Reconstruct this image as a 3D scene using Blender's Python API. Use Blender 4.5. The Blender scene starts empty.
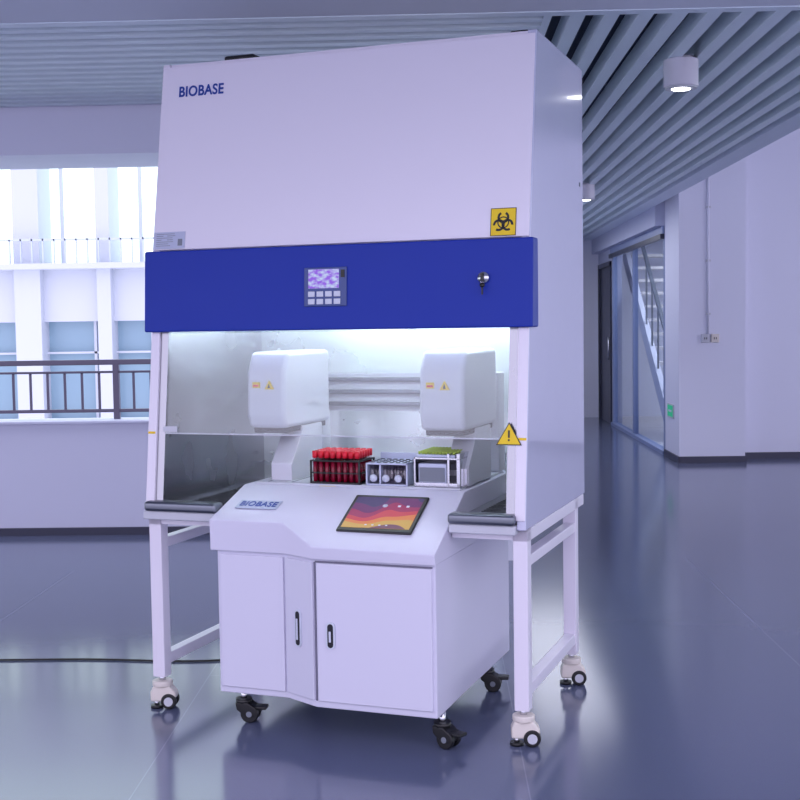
import bpy, bmesh, random
from math import *
from mathutils import Vector, Matrix
random.seed(3)
S=bpy.context.scene
COL=bpy.context.collection
S.view_settings.view_transform='Standard'
S.view_settings.look='None'
S.view_settings.exposure=0.0

# ------------------------------------------------------------ materials
def sc(c):
    return tuple(((v/255)/12.92 if v/255<=0.04045 else ((v/255+0.055)/1.055)**2.4) for v in c)+(1,)
def mat(name,rgb,rough=.5,metal=0.0,noise=0.0,nscale=8,emit=None,estr=0,coat=0,spec=.5,stretch=None,bump=0):
    m=bpy.data.materials.new(name); m.use_nodes=True
    nt=m.node_tree; b=nt.nodes['Principled BSDF']
    b.inputs['Base Color'].default_value=sc(rgb)
    b.inputs['Roughness'].default_value=rough
    b.inputs['Metallic'].default_value=metal
    b.inputs['Specular IOR Level'].default_value=spec
    b.inputs['Coat Weight'].default_value=coat
    if emit:
        b.inputs['Emission Color'].default_value=sc(emit); b.inputs['Emission Strength'].default_value=estr
    if noise>0 or bump>0:
        tc=nt.nodes.new('ShaderNodeTexCoord'); mp=nt.nodes.new('ShaderNodeMapping')
        if stretch: mp.inputs['Scale'].default_value=stretch
        n=nt.nodes.new('ShaderNodeTexNoise'); n.inputs['Scale'].default_value=nscale; n.inputs['Detail'].default_value=4
        nt.links.new(tc.outputs['Object'],mp.inputs[0]); nt.links.new(mp.outputs[0],n.inputs['Vector'])
        if noise>0:
            mr=nt.nodes.new('ShaderNodeMapRange'); mr.inputs['To Min'].default_value=max(0,rough-noise); mr.inputs['To Max'].default_value=min(1,rough+noise)
            nt.links.new(n.outputs['Fac'],mr.inputs['Value']); nt.links.new(mr.outputs[0],b.inputs['Roughness'])
        if bump>0:
            bp=nt.nodes.new('ShaderNodeBump'); bp.inputs['Strength'].default_value=bump; bp.inputs['Distance'].default_value=.01
            nt.links.new(n.outputs['Fac'],bp.inputs['Height']); nt.links.new(bp.outputs[0],b.inputs['Normal'])
    return m
M={}
M['wall']=mat('wall_paint',(224,225,241),.6,noise=.08,nscale=3)
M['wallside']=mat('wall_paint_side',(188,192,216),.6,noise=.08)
M['parapet']=mat('parapet_paint',(214,214,234),.5,noise=.08)
M['base']=mat('baseboard_dark',(46,48,72),.4,noise=.05)
M['slat']=mat('slat_white',(216,228,238),.45,noise=.05)
M['ceilback']=mat('ceiling_void_blue',(44,56,80),.8,noise=.05)
M['ceil']=mat('ceiling_plain',(214,217,230),.7,noise=.05)
M['fascia']=mat('fascia',(208,217,234),.6,noise=.05)
M['cab']=mat('powder_coat_white',(230,225,237),.32,noise=.05,nscale=14,coat=.1)
M['cabside_shaded']=mat('powder_coat_side_shaded',(194,195,220),.18,noise=.05,nscale=5,coat=.5,bump=.04)  # darker copy of the coat, side shade put into the base colour
M['cart']=mat('cart_powder_coat',(214,212,230),.35,noise=.05,nscale=14,coat=.1)
M['blue']=mat('cobalt_panel',(24,50,156),.45,noise=.04,nscale=10,spec=.25)
M['steel']=mat('brushed_stainless',(165,165,172),.26,1.0,noise=.05,nscale=3)
M['steeld']=mat('armrest_steel',(120,124,134),.3,1.0,noise=.05,nscale=6)
M['chrome']=mat('chrome',(205,205,212),.15,1.0,noise=.04)
M['rail']=mat('railing_steel',(90,86,102),.32,.7,noise=.05)
M['black']=mat('black_plastic',(16,16,20),.4,noise=.05)
M['dark']=mat('dark_gap',(30,30,40),.7,noise=.05)
M['gap']=mat('door_gap',(112,110,130),.7,noise=.05)
M['grey']=mat('grey_plastic',(120,126,138),.5,noise=.05)
M['keypad']=mat('keypad_blue',(60,78,136),.4,noise=.05)
M['key']=mat('key_button',(205,210,225),.4,noise=.05)
M['lgrey']=mat('light_grey',(196,198,208),.5,noise=.05)
M['module']=mat('module_shell',(204,204,214),.3,noise=.05,coat=.2)
M['inner']=mat('chamber_steel',(232,238,240),.28,.7,noise=.05,nscale=4)
M['yellow']=mat('sign_yellow',(235,200,20),.5,noise=.03)
M['red']=mat('tube_cap_red',(215,25,50),.4,noise=.05)
M['blood']=mat('tube_red',(130,14,44),.2,noise=.05)
M['lime']=mat('tip_lime',(170,190,80),.4,noise=.05)
M['creme']=mat('caster_cream',(222,214,206),.45,noise=.05)
M['logo']=mat('logo_blue',(20,60,150),.4,noise=.03)
M['plate']=mat('plate_silver',(186,192,214),.3,.3,noise=.03)
M['green']=mat('exit_green',(20,150,110),.5,noise=.02,emit=(20,190,130),estr=.4)
M['warm']=mat('tile_light',(215,210,212),.3,noise=.08)
M['facade']=mat('facade_white',(196,202,212),.7,noise=.05)
M['facade2']=mat('facade_pale',(190,200,210),.7,noise=.05)
M['winglass']=mat('facade_glass',(138,166,182),.15,noise=.05)
M['doordark']=mat('door_dark',(40,44,66),.35,noise=.06)
M['frameb']=mat('portal_frame',(132,146,184),.4,noise=.05)
M['tube']=mat('fluorescent_tube',(255,255,255),.5,noise=.02,emit=(235,252,250),estr=15)
M['lampemit']=mat('lamp_lens',(255,255,255),.5,noise=.02,emit=(250,250,255),estr=8)
M['lamp']=mat('lamp_body',(215,212,226),.4,noise=.04)

def glass(name,fac,col=(1,1,1)):
    m=bpy.data.materials.new(name); m.use_nodes=True; nt=m.node_tree; nt.nodes.clear()
    o=nt.nodes.new('ShaderNodeOutputMaterial'); mx=nt.nodes.new('ShaderNodeMixShader')
    t=nt.nodes.new('ShaderNodeBsdfTransparent'); g=nt.nodes.new('ShaderNodeBsdfGlossy')
    t.inputs[0].default_value=col+(1,); g.inputs['Roughness'].default_value=.05
    n=nt.nodes.new('ShaderNodeTexNoise'); mr=nt.nodes.new('ShaderNodeMapRange')
    mr.inputs['To Min'].default_value=fac*.8; mr.inputs['To Max'].default_value=fac*1.2
    nt.links.new(n.outputs['Fac'],mr.inputs['Value']); nt.links.new(mr.outputs[0],mx.inputs[0])
    nt.links.new(t.outputs[0],mx.inputs[1]); nt.links.new(g.outputs[0],mx.inputs[2]); nt.links.new(mx.outputs[0],o.inputs[0])
    return m
M['glass']=glass('sash_glass',.08,(.93,.96,.96))
M['glassdark']=glass('portal_glass',.10,(.86,.90,.96))
M['tubeglass']=glass('tube_glass',.15,(.95,.9,.92))

def floor_mat():
    m=bpy.data.materials.new('vinyl_floor'); m.use_nodes=True; nt=m.node_tree; b=nt.nodes['Principled BSDF']
    tc=nt.nodes.new('ShaderNodeTexCoord')
    br=nt.nodes.new('ShaderNodeTexBrick'); mp=nt.nodes.new('ShaderNodeMapping')
    mp.inputs['Location'].default_value=(.25,.9,0)
    br.inputs['Scale'].default_value=1; br.inputs['Brick Width'].default_value=9; br.inputs['Row Height'].default_value=1.15
    br.inputs['Mortar Size'].default_value=.0025; br.inputs['Mortar Smooth'].default_value=.3; br.offset=.5
    mp.inputs['Rotation'].default_value=(0,0,radians(90))
    br.inputs['Color1'].default_value=sc((92,99,126)); br.inputs['Color2'].default_value=sc((90,97,124)); br.inputs['Mortar'].default_value=sc((108,116,142))
    n=nt.nodes.new('ShaderNodeTexNoise'); n.inputs['Scale'].default_value=220; n.inputs['Detail'].default_value=2
    mx=nt.nodes.new('ShaderNodeMix'); mx.data_type='RGBA'; mx.blend_type='OVERLAY'; mx.inputs[0].default_value=.10
    nt.links.new(tc.outputs['Object'],mp.inputs[0]); nt.links.new(mp.outputs[0],br.inputs['Vector']); nt.links.new(tc.outputs['Object'],n.inputs['Vector'])
    nt.links.new(br.outputs['Color'],mx.inputs[6]); nt.links.new(n.outputs['Color'],mx.inputs[7]); nt.links.new(mx.outputs[2],b.inputs['Base Color'])
    n2=nt.nodes.new('ShaderNodeTexNoise'); n2.inputs['Scale'].default_value=.8; n2.inputs['Detail'].default_value=1
    mr=nt.nodes.new('ShaderNodeMapRange'); mr.inputs['To Min'].default_value=.12; mr.inputs['To Max'].default_value=.17
    nt.links.new(tc.outputs['Object'],n2.inputs['Vector']); nt.links.new(n2.outputs['Fac'],mr.inputs['Value']); nt.links.new(mr.outputs[0],b.inputs['Roughness'])
    b.inputs['Specular IOR Level'].default_value=.75
    return m
M['floor']=floor_mat()

def screen_mat():
    m=bpy.data.materials.new('tablet_screen'); m.use_nodes=True; nt=m.node_tree; b=nt.nodes['Principled BSDF']
    tc=nt.nodes.new('ShaderNodeTexCoord'); w=nt.nodes.new('ShaderNodeTexNoise'); w.inputs['Scale'].default_value=1.3; w.inputs['Distortion'].default_value=.6; w.inputs['Detail'].default_value=0
    mp=nt.nodes.new('ShaderNodeMapping'); mp.inputs['Location'].default_value=(3.1,1.7,0)
    sp_=nt.nodes.new('ShaderNodeSeparateXYZ'); ad=nt.nodes.new('ShaderNodeMath'); ad.operation='MULTIPLY_ADD'; ad.inputs[1].default_value=-.75
    ad2=nt.nodes.new('ShaderNodeMath'); ad2.operation='ADD'; ad3=nt.nodes.new('ShaderNodeMath'); ad3.operation='MULTIPLY_ADD'; ad3.inputs[1].default_value=.22
    r=nt.nodes.new('ShaderNodeValToRGB'); cr=r.color_ramp; cr.interpolation='CONSTANT'
    cols=[(78,64,112),(112,56,112),(160,56,100),(204,76,88),(220,134,76),(210,170,88),(120,80,100)]
    while len(cr.elements)<len(cols): cr.elements.new(.5)
    for i,c in enumerate(cols): cr.elements[i].position=i/len(cols); cr.elements[i].color=sc(c)
    nt.links.new(tc.outputs['Generated'],mp.inputs[0]); nt.links.new(mp.outputs[0],w.inputs['Vector'])
    nt.links.new(tc.outputs['Generated'],sp_.inputs[0])
    nt.links.new(sp_.outputs['Y'],ad.inputs[0]); nt.links.new(w.outputs['Fac'],ad.inputs[2])
    nt.links.new(sp_.outputs['X'],ad3.inputs[0]); nt.links.new(ad.outputs[0],ad3.inputs[2])
    ad2.inputs[1].default_value=.20; nt.links.new(ad3.outputs[0],ad2.inputs[0])
    nt.links.new(ad2.outputs[0],r.inputs[0])
    nt.links.new(r.outputs[0],b.inputs['Emission Color']); b.inputs['Emission Strength'].default_value=.85
    b.inputs['Base Color'].default_value=(.02,.02,.03,1); b.inputs['Roughness'].default_value=.12; b.inputs['Specular IOR Level'].default_value=.3
    return m
M['screen']=screen_mat()
def lcd_mat():
    m=bpy.data.materials.new('lcd_display'); m.use_nodes=True; nt=m.node_tree; b=nt.nodes['Principled BSDF']
    tc=nt.nodes.new('ShaderNodeTexCoord'); g=nt.nodes.new('ShaderNodeTexNoise'); g.inputs['Scale'].default_value=5
    r=nt.nodes.new('ShaderNodeValToRGB'); r.color_ramp.elements[0].color=sc((150,90,235)); r.color_ramp.elements[1].color=sc((205,225,255))
    r.color_ramp.elements[0].position=.4; r.color_ramp.elements[1].position=.65
    nt.links.new(tc.outputs['Generated'],g.inputs['Vector']); nt.links.new(g.outputs['Fac'],r.inputs[0]); nt.links.new(r.outputs[0],b.inputs['Emission Color'])
    b.inputs['Emission Strength'].default_value=.8; b.inputs['Base Color'].default_value=(.02,.02,.05,1)
    return m
M['lcd']=lcd_mat()

# ------------------------------------------------------------ mesh helpers
def obj(name,bm,m,parent=None,bevel=0,seg=2,smooth=False):
    me=bpy.data.meshes.new(name); bmesh.ops.recalc_face_normals(bm,faces=bm.faces[:]); bm.to_mesh(me); bm.free()
    o=bpy.data.objects.new(name,me); COL.objects.link(o)
    for k in (m if isinstance(m,(list,tuple)) else [m]): me.materials.append(M[k] if isinstance(k,str) else k)
    if bevel>0:
        b=o.modifiers.new('bevel','BEVEL'); b.width=bevel; b.segments=seg; b.limit_method='ANGLE'; b.angle_limit=radians(40)
    if smooth or bevel>0:
        for p in me.polygons: p.use_smooth=True
        w=o.modifiers.new('wn','WEIGHTED_NORMAL') if bevel>0 else None
    if parent: o.parent=parent
    return o
def addbox(bm,lo,hi,mi=0,mx=None):
    vs=[bm.verts.new((x,y,z)) for x in(lo[0],hi[0]) for y in(lo[1],hi[1]) for z in(lo[2],hi[2])]
    for f in((0,1,3,2),(4,6,7,5),(0,4,5,1),(2,3,7,6),(0,2,6,4),(1,5,7,3)):
        fc=bm.faces.new([vs[i] for i in f]); fc.material_index=mi
    if mx is not None: bmesh.ops.transform(bm,matrix=mx,verts=vs)
    return vs
def box(name,lo,hi,m,parent=None,bevel=0,seg=2):
    bm=bmesh.new(); addbox(bm,lo,hi); return obj(name,bm,m,parent,bevel,seg)
def boxes(name,L,m,parent=None,bevel=0):
    bm=bmesh.new()
    for l in L: addbox(bm,l[0],l[1],l[2] if len(l)>2 else 0)
    return obj(name,bm,m,parent,bevel)
def addprism(bm,poly,a0,a1,axis='x',mi=0):
    def P(p,a):
        return {'x':(a,p[0],p[1]),'y':(p[0],a,p[1]),'z':(p[0],p[1],a)}[axis]
    A=[bm.verts.new(P(p,a0)) for p in poly]; B=[bm.verts.new(P(p,a1)) for p in poly]
    f=[bm.faces.new(A),bm.faces.new(B[::-1])]; n=len(poly)
    for i in range(n): f.append(bm.faces.new((A[i],B[i],B[(i+1)%n],A[(i+1)%n])))
    for q in f:q.material_index=mi
def prism(name,poly,a0,a1,m,axis='x',parent=None,bevel=0,seg=2):
    bm=bmesh.new(); addprism(bm,poly,a0,a1,axis); return obj(name,bm,m,parent,bevel,seg)
def addcyl(bm,c,r,h,axis='z',n=24,mi=0,r2=None):
    R={'z':Matrix(),'x':Matrix.Rotation(pi/2,4,'Y'),'y':Matrix.Rotation(-pi/2,4,'X')}[axis]
    g=bmesh.ops.create_cone(bm,cap_ends=True,segments=n,radius1=r,radius2=r if r2 is None else r2,depth=h,matrix=Matrix.Translation(c)@R)
    for v in g['verts']:
        for f in v.link_faces: f.material_index=mi; f.smooth=True
def cyl(name,c,r,h,m,axis='z',parent=None,n=32,bevel=0,r2=None):
    bm=bmesh.new(); addcyl(bm,c,r,h,axis,n,0,r2); o=obj(name,bm,m,parent,bevel)
    for p in o.data.polygons: p.use_smooth = len(p.vertices)==4
    return o
def empty(name,parent=None,loc=(0,0,0)):
    e=bpy.data.objects.new(name,None); COL.objects.link(e); e.location=loc; e.empty_display_size=.1
    if parent:e.parent=parent
    return e
def text(name,body,size,m,parent,mx,ext=.0008,bold=0,sx=1):
    c=bpy.data.curves.new(name,'FONT'); c.body=body; c.size=size; c.extrude=ext; c.offset=bold; c.align_x='CENTER'; c.align_y='CENTER'; c.space_character=1.06
    c.materials.append(M[m]); o=bpy.data.objects.new(name,c); COL.objects.link(o); o.parent=parent
    o.matrix_local=mx@Matrix.Diagonal((sx,1,1,1)); return o
def frame_on(p0,p1,x,t,off=0.0):
    u=Vector((0,p1[0]-p0[0],p1[1]-p0[1])).normalized(); r=Vector((1,0,0)); n=r.cross(u)
    o=Vector((x,p0[0]+(p1[0]-p0[0])*t,p0[1]+(p1[1]-p0[1])*t))+n*off
    m=Matrix((r,u,n)).transposed().to_4x4(); m.translation=o; return m
def beam(bm,a,b,w,h=None):
    a=Vector(a);b=Vector(b);d=b-a; q=d.to_track_quat('Z','Y').to_matrix().to_4x4(); q.translation=a
    h=h or w
    addbox(bm,(-w/2,-h/2,0),(w/2,h/2,d.length),mx=q)

# ------------------------------------------------------------ camera
yaw,pitch,roll=-0.0299,-0.0602,-0.0150
fw=Vector((sin(yaw)*cos(pitch),cos(yaw)*cos(pitch),sin(pitch))); r=Vector((cos(yaw),-sin(yaw),0)); u=r.cross(fw)
r2=cos(roll)*r+sin(roll)*u; u2=-sin(roll)*r+cos(roll)*u
cam=bpy.data.cameras.new('camera'); cam.sensor_width=36; cam.lens=1246.15/800*36; cam.clip_start=.05; cam.clip_end=200
co=bpy.data.objects.new('camera',cam); COL.objects.link(co)
mm=Matrix((r2,u2,-fw)).transposed().to_4x4(); mm.translation=(0,0,1.35); co.matrix_world=mm
S.camera=co

# ------------------------------------------------------------ room
ZC=2.50
box('floor',(-12,-4,-.1),(8,8.1,0),'floor')
box('floor_corridor',(.35,8.1,-.1),(8,17.8,0),'floor')
box('wall_parapet',(-12,8.08,0),(.35,8.30,.735),'parapet')
box('trim_parapet_cap',(-12,8.05,.735),(.35,8.33,.755),'parapet',bevel=.004)
box('baseboard_parapet',(-12,8.06,0),(.35,8.08,.05),'base')
rl=[]
rl+=[((-12,8.18,1.115),(.3,8.225,1.15)),((-12,8.185,1.06),(.3,8.215,1.075)),((-12,8.185,.80),(.3,8.215,.822))]
x=-11.9
i=0
while x<.3:
    if i%9==4: rl.append(((x-.02,8.18,.755),(x+.02,8.22,1.12)))
    else: rl.append(((x-.008,8.192,.81),(x+.008,8.208,1.06)))
    x+=.115; i+=1
boxes('balcony_railing',rl,'rail',bevel=.003)
box('wall_header_beam',(-12,6.48,2.26),(.45,7.05,2.75),'parapet')
box('wall_corridor_left',(.35,7.05,0),(.45,17.7,2.75),'wall')
PT=.128
sl=[]; y=4.82
while y<6.45: sl.append(((-12,y,ZC),(.42,y+.05,ZC+.08))); y+=.112
x=.52
while x<2.0: sl.append(((x,4.76,ZC),(x+.056,17.7,ZC+.08))); x+=PT
boxes('ceiling_slats',sl,'slat')
box('ceiling_void',(-12,4.73,ZC+.14),(2.2,7.05,ZC+.2),'ceilback')
box('ceiling_void_corridor',(.35,7.05,ZC+.14),(2.2,17.8,ZC+.2),'ceilback')
boxes('trim_slat_border',[((-12,4.70,ZC-.004),(2.2,4.76,ZC+.16)),((.42,4.76,ZC-.002),(.45,6.48,ZC+.16))],'slat')
box('trim_fascia',(2.04,4.76,ZC-.004),(2.2,17.7,ZC+.75),'fascia')
box('ceiling_plain',(-12,2.4,ZC),(8,4.70,ZC+.1),'ceil')
box('ceiling_right',(2.2,4.70,3.25),(8,12.3,3.35),'ceil')
box('wall_pillar',(2.295,11.87,0),(2.915,12.6,3.3),'wall')
box('wall_right_back',(2.915,12.18,0),(8,12.35,3.3),'wall')
box('baseboard_pillar',(2.29,11.855,0),(2.925,11.87,.06),'base')
box('baseboard_pillar_side',(2.28,11.855,0),(2.295,12.6,.06),'base')
box('baseboard_right',(2.925,12.165,0),(8,12.18,.06),'base')
box('wall_end',(.45,17.7,0),(8,17.8,3.3),'wall')
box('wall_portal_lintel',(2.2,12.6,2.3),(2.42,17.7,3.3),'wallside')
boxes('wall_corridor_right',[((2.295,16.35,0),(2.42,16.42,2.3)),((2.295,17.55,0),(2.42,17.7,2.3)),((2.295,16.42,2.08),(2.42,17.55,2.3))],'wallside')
d=empty('door_1')
box('door_leaf',(2.30,16.42,0),(2.34,17.55,2.08),'doordark',d)
boxes('door_frame',[((2.27,16.38,0),(2.31,16.44,2.12)),((2.27,17.53,0),(2.31,17.59,2.12)),((2.27,16.38,2.08),(2.31,17.59,2.14))],'doordark',d)
cyl('door_handle',(2.28,16.6,1.0),.014,.3,'chrome','z',d)
p=empty('window_1')
fr=[((2.27,12.6,2.22),(2.36,16.35,2.30)),((2.27,12.6,0),(2.36,16.35,.04))]
for yy in (12.6,14.6,16.25): fr.append(((2.29,yy,0),(2.35,yy+.06,2.27)))
boxes('portal_frame',fr,'frameb',p)
boxes('portal_track',[((2.25,12.6,2.17),(2.29,16.35,2.22))],'doordark',p)
box('portal_glass',(2.31,12.6,.04),(2.32,16.35,2.22),'glassdark',p)
# staircase behind the glass
stc=empty('staircase')
sb=bmesh.new()
n_=13; ya,yb_=13.9,17.2; hz=2.25
for k in range(n_):
    y_=ya+(yb_-ya)*k/n_; z_=hz*(k+1)/n_
    addbox(sb,(2.66,y_,z_-.04),(3.55,y_+.30,z_))
obj('treads',sb,'warm',stc)
sb=bmesh.new(); beam(sb,(2.6,ya-.05,.10),(2.6,yb_,2.28),.06,.22); beam(sb,(3.6,ya-.05,.10),(3.6,yb_,2.28),.06,.22); obj('stringers',sb,'wall',stc)
box('stair_foot',(2.57,ya-.25,.012),(3.63,ya+.02,.08),'warm',stc)
sb=bmesh.new()
beam(sb,(2.6,ya,1.0),(2.6,ya+1.95,2.33),.04)
for k in range(5): beam(sb,(2.6,ya+.02+k*.4,.15+k*.27),(2.6,ya+.02+k*.4,1.0+k*.27),.02)
obj('handrail',sb,'grey',stc)
box('floor_tiles_inner',(2.36,12.6,-.02),(8,17.7,.012),'warm')
box('ceiling_inner',(2.42,12.35,2.5),(8,17.7,2.6),'ceil')
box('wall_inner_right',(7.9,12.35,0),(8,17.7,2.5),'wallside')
e=empty('exit_sign'); box('sign_case',(2.283,12.12,.40),(2.295,12.42,.54),'lgrey',e,bevel=.003); box('sign_face',(2.281,12.14,.415),(2.284,12.40,.525),'green',e)
box('sign_arrow',(2.279,12.19,.46),(2.282,12.35,.48),'key',e)
e=empty('wall_conduit')
cyl('pipe',(2.565,11.855,2.15),.012,1.9,'wall','z',e,n=12)
for z in(1.4,1.9,2.4): box('clip',(2.545,11.845,z),(2.585,11.872,z+.02),'lgrey',e)
e=empty('wall_socket'); box('box_left',(2.50,11.84,1.14),(2.575,11.872,1.22),'lgrey',e,bevel=.006); box('box_right',(2.59,11.84,1.14),(2.665,11.872,1.22),'creme',e,bevel=.006)
boxes('socket_slots',[((2.525,11.838,1.17),(2.532,11.841,1.19)),((2.543,11.838,1.17),(2.55,11.841,1.19)),((2.615,11.838,1.17),(2.622,11.841,1.19)),((2.633,11.838,1.17),(2.64,11.841,1.19))],'dark',e)

def spot(x,y,name):
    e=empty(name,loc=(x,y,0))
    bm=bmesh.new(); addcyl(bm,(0,0,ZC-.060),.076,.12,'z',40); o=obj('housing',bm,'lamp',e,bevel=.004)
    cyl('trim_ring',(0,0,ZC-.123),.070,.008,'lgrey','z',e,n=40)
    cyl('lens',(0,0,ZC-.128),.040,.004,'lampemit','z',e,n=32)
    cyl('mount_plate',(0,0,ZC+.005),.06,.012,'lamp','z',e,n=32)
    l=bpy.data.lights.new('spot_light','SPOT'); l.energy=40; l.spot_size=radians(110); l.spot_blend=.6; l.shadow_soft_size=.06; l.color=(.9,.9,1)
    lo=bpy.data.objects.new('spot_light',l); COL.objects.link(lo); lo.parent=e; lo.location=(0,0,ZC-.15)
spot(1.096,5.62,'ceiling_spotlight'); spot(1.27,10.6,'ceiling_spotlight.001')

# opposite building
ob=empty('opposite_building',loc=(0,18,0))
F=[((-20,0,1.47),(2,.5,2.29)),((-20,0,-4),(2,.5,.05)),((-20,-.1,4.3),(2,.5,5.2)),((-20,-.35,2.22),(2,0,2.30))]
xs=[-9.2,-8.2,-7.2,-6.07,-4.87,-3.7,-2.5,-1.3,0]
for i,x in enumerate(xs):
    w=.38 if i%3==0 else .2
    F.append(((x,-.15,-4),(x+w,.45,5)))
boxes('facade_frame',F,'facade',ob)
wf=[]
x=-9.2
while x<1:
    wf.append(((x,.1,.05),(x+.04,.16,1.47))); x+=.84
wf+=[((-20,.1,1.0),(2,.16,1.03))]
boxes('window_mullions_lower',wf,'facade',ob)
box('window_glass_lower',(-20,.2,.05),(2,.22,1.47),'winglass',ob)
wf=[((-20,-.30,2.62),(2,-.27,2.65))]
x=-12
while x<1: wf.append(((x,-.30,2.3),(x+.02,-.27,2.65))); x+=.16
boxes('gallery_railing',wf,'facade2',ob)
boxes('window_mullions_upper',[((-5.45,.1,2.29),(-5.40,.14,4.3)),((-4.30,.1,2.29),(-4.25,.14,4.3)),((-6.6,.1,2.29),(-6.55,.14,4.3))],'facade2',ob)

# ------------------------------------------------------------ cabinet frame
PX,PY,ROT=.2973,3.9211,-.3213
cabE=empty('biosafety_cabinet',loc=(PX,PY,0)); cabE.rotation_euler=(0,0,ROT)
XL,XR=-1.383,-.012
H,ZB=2.2915,.699
YT,Y1,Z1,Y2,Z2,Y3,YB=.155,.048,1.62,.028,1.337,-.046,.86
C=cabE
sp=[(YB,H),(YT,H),(Y1,Z1),(Y2,Z2),(Y3,ZB),(YB,ZB)]
prism('side_panel_right',sp,XR-.03,XR,'cabside_shaded',parent=C,bevel=.004)
prism('side_panel_left',sp,XL,XL+.03,'cab',parent=C,bevel=.004)
box('back_panel',(XL+.03,YB-.03,ZB),(XR-.03,YB,H-.002),'inner',C)
prism('upper_housing',[(YB-.03,H-.001),(YT+.012,H-.001),(Y1+.012,Z1-.02),(Y1+.04,1.45),(YB-.03,1.45)],XL+.03,XR-.03,'cab',parent=C)
prism('front_cover',[(YT-.006,H-.012),(Y1-.006,Z1+.004),(Y1+.012,Z1+.004),(YT+.012,H-.012)],XL+.004,XR-.004,'cab',parent=C,bevel=.003)
prism('control_panel_fascia',[(.020,Z1),(.004,Z2),(.085,Z2),(.085,Z1)],XL-.016,XR+.016,'blue',parent=C,bevel=.006)
box('top_filter_cover',(XL+.22,.2,H),(XL+.34,.3,H+.022),'black',C,bevel=.008)
box('top_filter_handle',(XL+.30,.24,H),(XL+.42,.28,H+.014),'black',C,bevel=.004)
box('top_vent_cap',(XR-.10,.2,H),(XR-.04,.26,H+.012),'black',C,bevel=.004)
cyl('side_plug',(XR+.001,.80,1.86),.008,.004,'grey','x',C,n=16)
box('liner_left',(XL+.03,.03,.72),(XL+.036,YB-.03,1.45),'steel',C)
box('liner_right',(XR-.036,.03,.72),(XR-.03,YB-.03,1.45),'steel',C)
box('liner_back',(XL+.03,YB-.036,.72),(XR-.03,YB-.03,1.45),'inner',C)
cyl('fluorescent_tube',((XL+XR)/2,.22,1.405),.014,1.15,'tube','x',C,n=16)
cyl('fluorescent_tube_rear',((XL+XR)/2,.7,1.405),.014,1.15,'tube','x',C,n=16)
box('tube_mount_left',(XL+.08,.2,1.38),(XL+.11,.24,1.45),'lgrey',C); box('tube_mount_right',(XR-.11,.2,1.38),(XR-.08,.24,1.45),'lgrey',C)
def slab(name,x0,x1,z0,z1,off,th,m,bevel=0):
    def yy(z): return Y2+(Y3-Y2)*(Z2-z)/(Z2-ZB)
    return prism(name,[(yy(z0)+off,z0),(yy(z1)+off,z1),(yy(z1)+off+th,z1),(yy(z0)+off+th,z0)],x0,x1,m,parent=C,bevel=bevel)
slab('opening_frame_left',XL+.002,XL+.036,ZB+.03,Z2,-.004,.03,'cab',.003)
slab('opening_frame_right',XR-.036,XR-.002,ZB+.03,Z2,-.004,.03,'cab',.003)
slab('sash_guide_left',XL+.036,XL+.066,ZB+.05,Z2,.006,.02,'steel')
slab('sash_guide_right',XR-.066,XR-.036,ZB+.05,Z2,.006,.02,'steel')
slab('glass_sash',XL+.05,XR-.05,.985,Z2,.008,.005,'glass')
slab('sash_bottom_edge',XL+.05,XR-.05,.981,.985,.007,.007,'lgrey')
for nm,a,b in(('left',XL+.03,-1.09),('right',-.262,XR-.03)):
    box('work_surface_'+nm,(a,-.01,.70),(b,YB-.03,.72),'steel',C)
    box('base_tray_'+nm,(a,-.02,ZB-.035),(b,YB-.03,.70),'cab',C)
    box('armrest_'+nm,(a-.02 if nm=='left' else a,-.075,.715),(b,-.012,.75),'steeld',C,bevel=.012,seg=4)
    box('armrest_lip_'+nm,(a-.03 if nm=='left' else a,-.06,.685),(b,-.02,.715),'lgrey',C,bevel=.004)
    g=[]
    yy=.03
    while yy<.78: g.append(((a+.04,yy,.7195),(b-.04,yy+.006,.7215))); yy+=.03
    boxes('airflow_slots_'+nm,g,'dark',C)
pb0,pb1=(.004,Z2),(.020,Z1)
def onblue(name,x0,x1,z0,z1,o0,o1,m,bevel=0):
    mx=frame_on(pb0,pb1,0,0); L=sqrt((pb1[0]-pb0[0])**2+(pb1[1]-pb0[1])**2)
    bm=bmesh.new(); addbox(bm,(x0,(z0-Z2)/(Z1-Z2)*L,o0),(x1,(z1-Z2)/(Z1-Z2)*L,o1))
    o=obj(name,bm,m,C,bevel); o.matrix_local=mx; return o
cx=-.706
onblue('keypad_panel',cx-.074,cx+.080,1.415,1.545,0,.006,'keypad',.004)
onblue('lcd_screen',cx-.057,cx+.053,1.475,1.538,.006,.008,'lcd')
onblue('ir_window',cx+.060,cx+.073,1.51,1.535,.006,.008,'black')
for i in range(4):
    for j in range(2):
        onblue('button_%d_%d'%(i,j),cx-.058+i*.031,cx-.034+i*.031,1.422+j*.025,1.440+j*.025,.006,.009,'key',.002)
kl=frame_on(pb0,pb1,-.155,.56)
bm=bmesh.new(); addcyl(bm,(0,0,.006),.018,.014,'z',32); o=obj('key_lock',bm,'chrome',C); o.matrix_local=kl
bm=bmesh.new(); addbox(bm,(-.004,-.012,.013),(.004,.012,.03)); addcyl(bm,(0,-.025,.022),.008,.004,'z',20); addbox(bm,(-.0025,-.055,.02),(.0025,-.03,.024)); o=obj('key',bm,'black',C); o.matrix_local=kl
pf0,pf1=(Y1-.006,Z1+.004),(YT-.006,H-.012)
def zt(z): return (z-pf0[1])/(pf1[1]-pf0[1])
text('logo_text','BIOBASE',.052,'logo',C,frame_on(pf0,pf1,-1.220,zt(2.185),.001),bold=.0012,sx=.86)
bs=empty('biohazard_sign',C); bs.matrix_local=frame_on(pf0,pf1,-.100,zt(1.672),.001)
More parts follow.
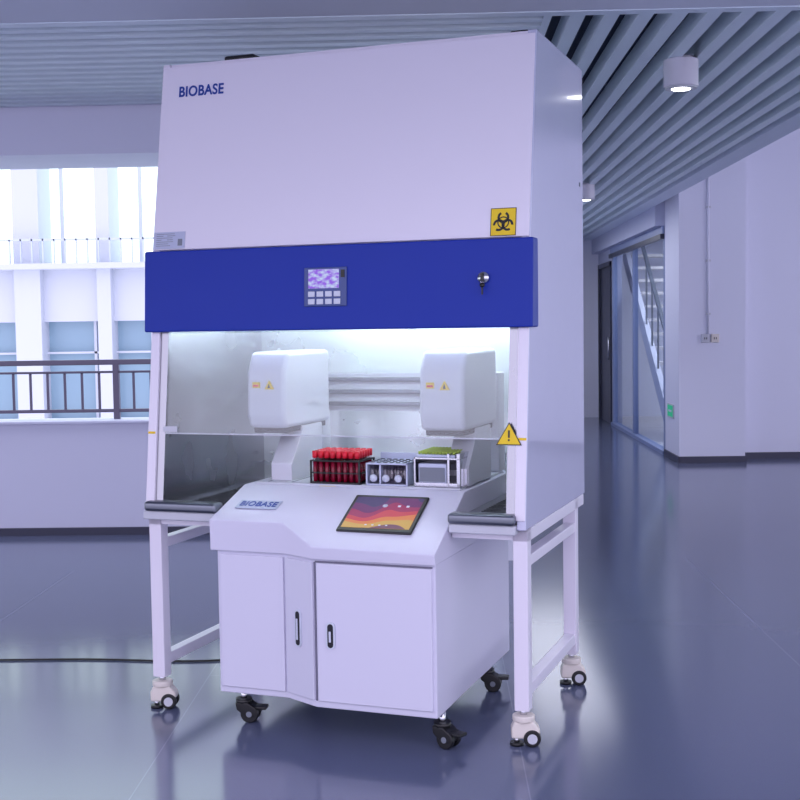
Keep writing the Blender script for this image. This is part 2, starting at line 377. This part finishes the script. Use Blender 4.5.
bm=bmesh.new(); addbox(bm,(-.042,-.045,0),(.042,.045,.001)); obj('sign_plate',bm,'yellow',bs)
def ring(bm,c,ro,ri,a0,a1,z,n=24):
    for k in range(n):
        t0=a0+(a1-a0)*k/n; t1=a0+(a1-a0)*(k+1)/n
        bm.faces.new([bm.verts.new((c[0]+R*cos(t),c[1]+R*sin(t),z)) for R,t in((ri,t0),(ro,t0),(ro,t1),(ri,t1))])
bm=bmesh.new()
for k in range(3):
    a=pi/2+k*2*pi/3
    c=(.0165*cos(a),.0165*sin(a)-.002); ring(bm,c,.0195,.012,a+.5,a+2*pi-.5,.0018)
ring(bm,(0,-.002),.0195,.0155,0,2*pi,.0018); ring(bm,(0,-.002),.007,.003,0,2*pi,.0019)
obj('trefoil',bm,'black',bs)
boxes('sign_border',[((-.042,-.045,.0008),(.042,-.043,.0016)),((-.042,.043,.0008),(.042,.045,.0016)),((-.042,-.045,.0008),(-.040,.045,.0016)),((.040,-.045,.0008),(.042,.045,.0016))],'black',bs)
lb=empty('rating_label',C); lb.matrix_local=frame_on(pf0,pf1,-1.312,zt(1.658),.001)
bm=bmesh.new(); addbox(bm,(-.062,-.030,0),(.062,.030,.001)); obj('label_plate',bm,'plate',lb)
ll=[]
for i in range(7):
    y_=.022-i*.0070; w_=[.09,.055,.08,.04,.085,.06,.07][i]
    if i in (1,3): ll.append(((-.052,y_,.001),(-.052+w_*.5,y_+.002,.0014))); ll.append(((-.01,y_,.001),(-.01+w_*.6,y_+.002,.0014)))
    else: ll.append(((-.052,y_,.001),(-.052+w_*.8,y_+.0018,.0014)))
ll.append(((.034,-.02,.001),(.052,.004,.0014)))
boxes('label_lines',ll,'grey',lb)
ps0,ps1=(Y3,ZB),(Y2,Z2)
wt=empty('warning_triangle',C); wt.matrix_local=frame_on(ps0,ps1,-.070,(1.0-ZB)/(Z2-ZB),.0065)
bm=bmesh.new(); addprism(bm,[(-.042,-.035),(.042,-.035),(0,.038)],0,.001,'z'); obj('triangle_black',bm,'black',wt)
bm=bmesh.new(); addprism(bm,[(-.037,-.032),(.037,-.032),(0,.032)],.001,.0018,'z'); obj('triangle_yellow',bm,'yellow',wt)
bm=bmesh.new(); addbox(bm,(-.003,-.012,.0018),(.003,.012,.0024)); addbox(bm,(-.003,-.022,.0018),(.003,-.016,.0024)); obj('exclamation',bm,'black',wt)
for nm,x in(('left',XL+.018),('right',XR-.016)):
    t=frame_on(ps0,ps1,x,(.985-ZB)/(Z2-ZB),.005); bm=bmesh.new(); addbox(bm,(-.014,-.004,0),(.014,.004,.001)); o=obj('height_mark_'+nm,bm,'yellow',C); o.matrix_local=t
t=frame_on(ps0,ps1,XL+.085,(.998-ZB)/(Z2-ZB),-.006); bm=bmesh.new(); addbox(bm,(-.028,-.010,0),(.028,.010,.001)); addbox(bm,(-.024,-.002,.001),(.024,.001,.0012)); o=obj('sash_label',bm,'lgrey',C); o.matrix_local=t
D=.715
legs=[(XR-.024,0.0),(XL+.024,0.0),(XR-.024,D),(XL+.024,D)]
L=[]
for (x,y) in legs: L.append(((x-.024,y-.024,.115),(x+.024,y+.024,ZB)))
for x in(XR-.024,XL+.024):
    L.append(((x-.02,.02,.155),(x+.02,D-.02,.195))); L.append(((x-.02,.02,.575),(x+.02,D-.02,.61)))
    L.append(((x-.024,-.024,ZB-.04),(x+.024,YB-.02,ZB)))
L.append(((XL+.04,D-.02,ZB-.045),(XR-.04,D+.02,ZB)))
boxes('stand_frame',L,'cab',C,bevel=.003)
def big_caster(x,y,i,a):
    e=empty('caster_%d'%i,C,(x,y,0)); e.rotation_euler=(0,0,a)
    cyl('stem',(0,0,.108),.012,.03,'chrome','z',e,n=16)
    cyl('cap',(0,0,.090),.036,.020,'creme','z',e,n=28,bevel=.004)
    prism('housing',[(-.040,.060),(-.03,.082),(.03,.082),(.052,.055),(.05,.035),(.02,.026),(-.040,.026)],-.026,.026,'creme','y',e,bevel=.008,seg=3)
    for s in (-1,1):
        cyl('wheel',(.026,s*.022,.028),.028,.016,'black','y',e,n=28,bevel=.004)
        cyl('wheel_hub',(.026,s*.031,.028),.016,.004,'lgrey','y',e,n=20)
    cyl('foot_pad',(-.022,0,.005),.022,.010,'black','z',e,n=24)
    cyl('foot_stem',(-.022,0,.018),.009,.024,'chrome','z',e,n=12)
for i,(x,y) in enumerate(legs): big_caster(x,y,i,.3)

# ------------------------------------------------------------ cart / workstation
W=empty('automated_sampling_workstation',loc=(PX,PY,0)); W.rotation_euler=(0,0,ROT)
CL,CR=-1.070,-.270
YL,YR=-.105,-.168
plan=[(CL,YL),(-.815,YL),(-.685,YR),(CR,YR),(CR,.70),(CL,.70)]
prism('cart_body',plan,.112,.602,'cart','z',W,bevel=.004)
box('door_panel_left',(CL+.012,YL-.008,.135),(-.822,YL+.002,.588),'cart',W,bevel=.003)
box('door_panel_right',(-.675,YR-.008,.135),(CR-.012,YR+.002,.588),'cart',W,bevel=.003)
a=Vector((-.815,YL,0)); b=Vector((-.685,YR,0)); d=(b-a).normalized(); n=Vector((d.y,-d.x,0))
fm=Matrix((d,n*-1,Vector((0,0,1)))).transposed().to_4x4(); fm.translation=a
Lf=(b-a).length
bm=bmesh.new(); addbox(bm,(.002,-.007,.135),(Lf-.004,.003,.588)); o=obj('door_panel_facet',bm,'cart',W,.002); o.matrix_local=fm
boxes('door_gaps',[((-.685,YR-.003,.135),(-.679,YR+.004,.59)),((-.68,YR-.0035,.589),(CR-.01,YR+.004,.594))],'gap',W)
def handle(name,mx,h,R=.014):
    e=empty(name,W); e.matrix_local=mx
    def pill(bm,r,z0,z1):
        c=h/2-R
        pts=[(r*cos(t),c+r*sin(t)) for t in [pi*k/10 for k in range(11)]]+[(r*cos(t),-c+r*sin(t)) for t in [pi+pi*k/10 for k in range(11)]]
        addprism(bm,pts,z0,z1,'z')
    bm=bmesh.new(); pill(bm,R,0,.004); obj('bezel',bm,'key',e); bm=bmesh.new(); pill(bm,R*.62,.004,.005); obj('recess',bm,'dark',e)
    bm=bmesh.new(); addbox(bm,(-.004,-h/2+.025,.005),(.003,h/2-.03,.009)); obj('lever',bm,'key',e,.001)
q=fm@Matrix.Translation((.070,-.008,.362))@Matrix.Rotation(pi/2,4,'X'); handle('handle_left',q,.125,.016)
q=Matrix.Translation((-.626,YR-.009,.354))@Matrix.Rotation(pi/2,4,'X'); handle('handle_right',q,.09,.016)
def sec(x,yo,zl):
    return [(x,yo,.600),(x,yo-.004,zl),(x,.14,.792),(x,.66,.792),(x,.66,.600)]
secs=[sec(CL-.018,YL-.016,.705),sec(-.815,YL-.016,.705),sec(-.685,YR-.016,.642),sec(CR+.004,YR-.016,.636)]
bm=bmesh.new(); V=[[bm.verts.new(p) for p in s] for s in secs]
for i in range(3):
    for k in range(5): bm.faces.new((V[i][k],V[i+1][k],V[i+1][(k+1)%5],V[i][(k+1)%5]))
bm.faces.new(V[0]);bm.faces.new(V[3][::-1])
o=obj('console',bm,'cart',W,bevel=.004,seg=3)
pc0,pc1=(YR-.016,.638),(.14,.792)
tm=frame_on(pc0,pc1,-.503,.565,.001)
bm=bmesh.new(); addbox(bm,(-.131,-.112,0),(.131,.100,.010)); o=obj('touchscreen_bezel',bm,'black',W,.006); o.matrix_local=tm
bm=bmesh.new(); addbox(bm,(-.118,-.094,.0095),(.118,.084,.0112)); o=obj('touchscreen_display',bm,'screen',W); o.matrix_local=tm
bm=bmesh.new()
for k in range(4): addbox(bm,(-.04+k*.024,-.080,.0112),(-.033+k*.024,-.075,.0118))
addcyl(bm,(-.005,.035,.0115),.009,.0008,'z',24)
addbox(bm,(.04,.03,.0112),(.050,.040,.0118)); addbox(bm,(.07,.03,.0112),(.080,.040,.0118))
o=obj('screen_icons',bm,'key',W); o.matrix_local=tm
pl0,pl1=(YL-.02,.705),(.14,.792)
lm=frame_on(pl0,pl1,-.955,.42,.002)
bm=bmesh.new(); addbox(bm,(-.078,-.030,0),(.078,.030,.003)); o=obj('logo_plate',bm,'plate',W,.001); o.matrix_local=lm
text('logo_text','BIOBASE',.048,'logo',W,lm@Matrix.Translation((0,0,.0035)),bold=.0006,sx=.72)
box('deck_label',(-.80,.15,.7925),(-.74,.165,.7935),'yellow',W)
def small_caster(x,y,i,a):
    e=empty('caster_%d'%i,W,(x,y,0)); e.rotation_euler=(0,0,a)
    cyl('stem',(0,0,.09),.011,.045,'chrome','z',e,n=16)
    cyl('swivel',(0,0,.072),.028,.018,'black','z',e,n=24)
    prism('fork',[(-.024,.070),(.02,.070),(.05,.05),(.05,.025),(.02,.016),(-.02,.045)],-.028,.028,'black','y',e,bevel=.004)
    for s in(-.018,.018):
        cyl('wheel',(.024,s,.031),.031,.018,'black','y',e,n=28,bevel=.004)
        cyl('hub',(.024,s*1.55,.031),.010,.003,'grey','y',e,n=16)
    box('brake_pedal',(.035,-.02,.045),(.082,.02,.056),'black',e,bevel=.003)
small_caster(-1.01,-.05,0,.2); small_caster(-.280,-.09,1,-.3); small_caster(-.315,.54,2,.2); small_caster(-1.02,.56,3,.5)
box('deck_plate',(CL+.02,.15,.792),(CR-.015,.64,.800),'lgrey',W,bevel=.002)
boxes('deck_slots',[((CL+.06+i*.09,.17,.8),(CL+.066+i*.09,.6,.8012)) for i in range(8)],'grey',W)
for i,z in enumerate((1.04,1.087,1.135)):
    box('gantry_rail_%d'%i,(-1.0,.64,z),(-.30,.66,z+.016),'steeld',W,bevel=.003)
box('gantry_backplate',(-1.0,.66,1.02),(-.30,.672,1.165),'module',W)
for nm,x in(('left',-1.05),('right',-.34)):
    box('gantry_upright_'+nm,(x,.62,.80),(x+.06,.70,1.17),'module',W,bevel=.006)
def module(nm,x0,x1):
    e=empty('pipetting_module_'+nm,W)
    y0,y1,z0,z1=.15,.56,.99,1.262
    prism('shell',[(y0+.02,z0),(y0,z0+.05),(y0+.008,z1-.07),(y0+.045,z1),(y1,z1),(y1,z0)],x0,x1,'module',parent=e,bevel=.018,seg=5)
    box('under_tray',(x0+.012,y0+.035,z0-.018),(x1-.012,y1-.02,z0+.01),'dark',e,bevel=.004)
    box('mount_column',(x1-.07,y0+.16,.80),(x1-.005,y0+.34,z0),'module',e,bevel=.004)
    prism('column_foot',[(y0+.06,.80),(y0+.30,.80),(y0+.30,.97),(y0+.16,.97),(y0+.06,.86)],x1-.085,x1-.004,'module',parent=e,bevel=.003)
    bm=bmesh.new(); addbox(bm,(x0+.028,y0-.0015,1.135),(x0+.055,y0+.006,1.155)); obj('sticker_warning',bm,'yellow',e)
    bm=bmesh.new(); addbox(bm,(x0+.031,y0-.002,1.139),(x0+.052,y0,1.146)); obj('sticker_warning_text',bm,'red',e)
    bm=bmesh.new(); addprism(bm,[(x0+.075,1.13),(x0+.110,1.13),(x0+.0925,1.160)],y0-.0015,y0+.006,'y'); obj('sticker_triangle',bm,'yellow',e)
    bm=bmesh.new(); addprism(bm,[(x0+.087,1.134),(x0+.098,1.134),(x0+.0925,1.151)],y0-.002,y0,'y'); obj('sticker_bolt',bm,'black',e)
module('left',-1.080,-.930); module('right',-.430,-.270)

tr=empty('test_tube_rack',loc=(PX,PY,0)); tr.rotation_euler=(0,0,ROT)
x0,x1,y0,y1=-.838,-.650,.155,.30
boxes('rack_frame',[((x0,y0,.800),(x1,y1,.806)),((x0,y0,.836),(x1,y1,.840)),((x0,y0,.878),(x1,y1,.882))]+[((a,b,.8),(a+.006,b+.006,.882)) for a in(x0,x1-.006) for b in(y0,y1-.006)],'black',tr)
bm=bmesh.new()
nx,ny=8,6
for i in range(nx):
    for j in range(ny):
        cx_=x0+.014+i*(x1-x0-.028)/(nx-1); cy_=y0+.014+j*(y1-y0-.028)/(ny-1)
        addcyl(bm,(cx_,cy_,.850),.0070,.084,'z',10,0); addcyl(bm,(cx_,cy_,.902),.0095,.024,'z',12,1)
        addcyl(bm,(cx_,cy_,.842),.0074,.07,'z',10,2)
obj('sample_tubes',bm,['tubeglass','red','blood'],tr)
mr=empty('sample_tray_rack',loc=(PX,PY,0)); mr.rotation_euler=(0,0,ROT)
x0,x1=-.628,-.475
boxes('frame',[((x0,.155,.800),(x1,.42,.806)),((x0,.155,.872),(x1,.30,.878)),((x0,.155,.80),(x0+.006,.30,.878)),((x1-.006,.155,.80),(x1,.30,.878)),((x0+.05,.155,.80),(x0+.056,.30,.878)),((x0,.30,.8),(x1,.306,.90))],'plate',mr,bevel=.001)
bm=bmesh.new()
for i in range(6):
    for j in range(4): addcyl(bm,(x0+.018+i*.0235,.175+j*.034,.8785),.008,.002,'z',14)
obj('wells',bm,'dark',mr)
bm=bmesh.new()
for i in range(6):
    for j in range(4): addcyl(bm,(x0+.018+i*.0235,.175+j*.034,.838),.007,.06,'z',12)
obj('vials',bm,'tubeglass',mr)
bm=bmesh.new()
for i in range(3): addcyl(bm,(x0+.03+i*.045,.152,.826),.013,.005,'y',20)
obj('front_knobs',bm,'key',mr)
box('reagent_trough',(x0+.01,.315,.806),(x1-.01,.40,.86),'module',mr,bevel=.004)
pr=empty('pipette_tip_rack',loc=(PX,PY,0)); pr.rotation_euler=(0,0,ROT)
x0,x1=-.452,-.288
boxes('frame',[((x0,.155,.80),(x1,.36,.806)),((x0,.155,.80),(x0+.006,.36,.90)),((x1-.012,.155,.80),(x1,.36,.915)),((x0,.155,.894),(x1,.36,.90)),((x0,.355,.80),(x1,.362,.9)),((x0,.155,.80),(x1,.16,.815)),((x1-.045,.155,.80),(x1-.037,.36,.915))],'chrome',pr,bevel=.001)
box('tip_box_clear',(x0+.012,.165,.806),(x1-.05,.34,.880),'plate',pr,bevel=.004)
box('tip_box_dark',(x0+.018,.162,.818),(x1-.056,.166,.866),'grey',pr)
box('tip_box_lid',(x0+.006,.165,.900),(x1-.02,.34,.910),'plate',pr,bevel=.002)
bm=bmesh.new()
for i in range(11):
    for j in range(8): addcyl(bm,(x0+.014+i*.0122,.176+j*.022,.915),.0042,.010,'z',8)
obj('pipette_tips',bm,'lime',pr)
boxes('side_handles',[((x1-.036,.16,.86),(x1-.013,.17,.88)),((x1-.036,.16,.82),(x1-.013,.17,.84))],'dark',pr)
box('deck_side_block',(-.287,.2,.80),(-.278,.5,.86),'chrome',W)

cu=bpy.data.curves.new('power_cable','CURVE'); cu.dimensions='3D'; cu.bevel_depth=.004; cu.bevel_resolution=3
s=cu.splines.new('NURBS'); pts=[(-3.6,5.0),(-2.5,5.0),(-1.9,4.97),(-1.4,5.0),(-1.1,4.93),(-.8,4.95),(-.5,5.1)]
s.points.add(len(pts)-1)
for k,(x,y) in enumerate(pts): s.points[k].co=(x,y,.0045,1)
s.use_endpoint_u=True; s.order_u=4
cu.materials.append(M['black']); o=bpy.data.objects.new('power_cable',cu); COL.objects.link(o)

# ------------------------------------------------------------ world + lights
w=bpy.data.worlds.new('world'); S.world=w; w.use_nodes=True; nt=w.node_tree; bg=nt.nodes['Background']
tc=nt.nodes.new('ShaderNodeTexCoord'); sx=nt.nodes.new('ShaderNodeSeparateXYZ'); mr_=nt.nodes.new('ShaderNodeMapRange')
mr_.inputs['From Min'].default_value=-1; mr_.inputs['From Max'].default_value=1
rp=nt.nodes.new('ShaderNodeValToRGB'); rp.color_ramp.elements[0].color=(.75,.715,.93,1); rp.color_ramp.elements[1].color=(.80,.95,1.0,1)
rp.color_ramp.elements[0].position=.3; rp.color_ramp.elements[1].position=.75
nt.links.new(tc.outputs['Generated'],sx.inputs[0]); nt.links.new(sx.outputs['Y'],mr_.inputs['Value']); nt.links.new(mr_.outputs[0],rp.inputs[0]); nt.links.new(rp.outputs[0],bg.inputs['Color'])
bg.inputs['Strength'].default_value=2.3
def area(name,loc,rot,sx_,sy_,e,col):
    l=bpy.data.lights.new(name,'AREA'); l.shape='RECTANGLE'; l.size=sx_; l.size_y=sy_; l.energy=e; l.color=col
    o=bpy.data.objects.new(name,l); COL.objects.link(o); o.location=loc; o.rotation_euler=rot; return o
area('inner_room_fill',(4.5,15,2.45),(0,0,0),3,3,110,(.90,.94,1))  # added fill light, brightens the room behind the glass; no fixture there
area('corridor_fill',(1.3,14,2.46),(0,0,0),.8,5,35,(.85,.87,1))  # added fill so the deep corridor is not dark, stands for no lamp
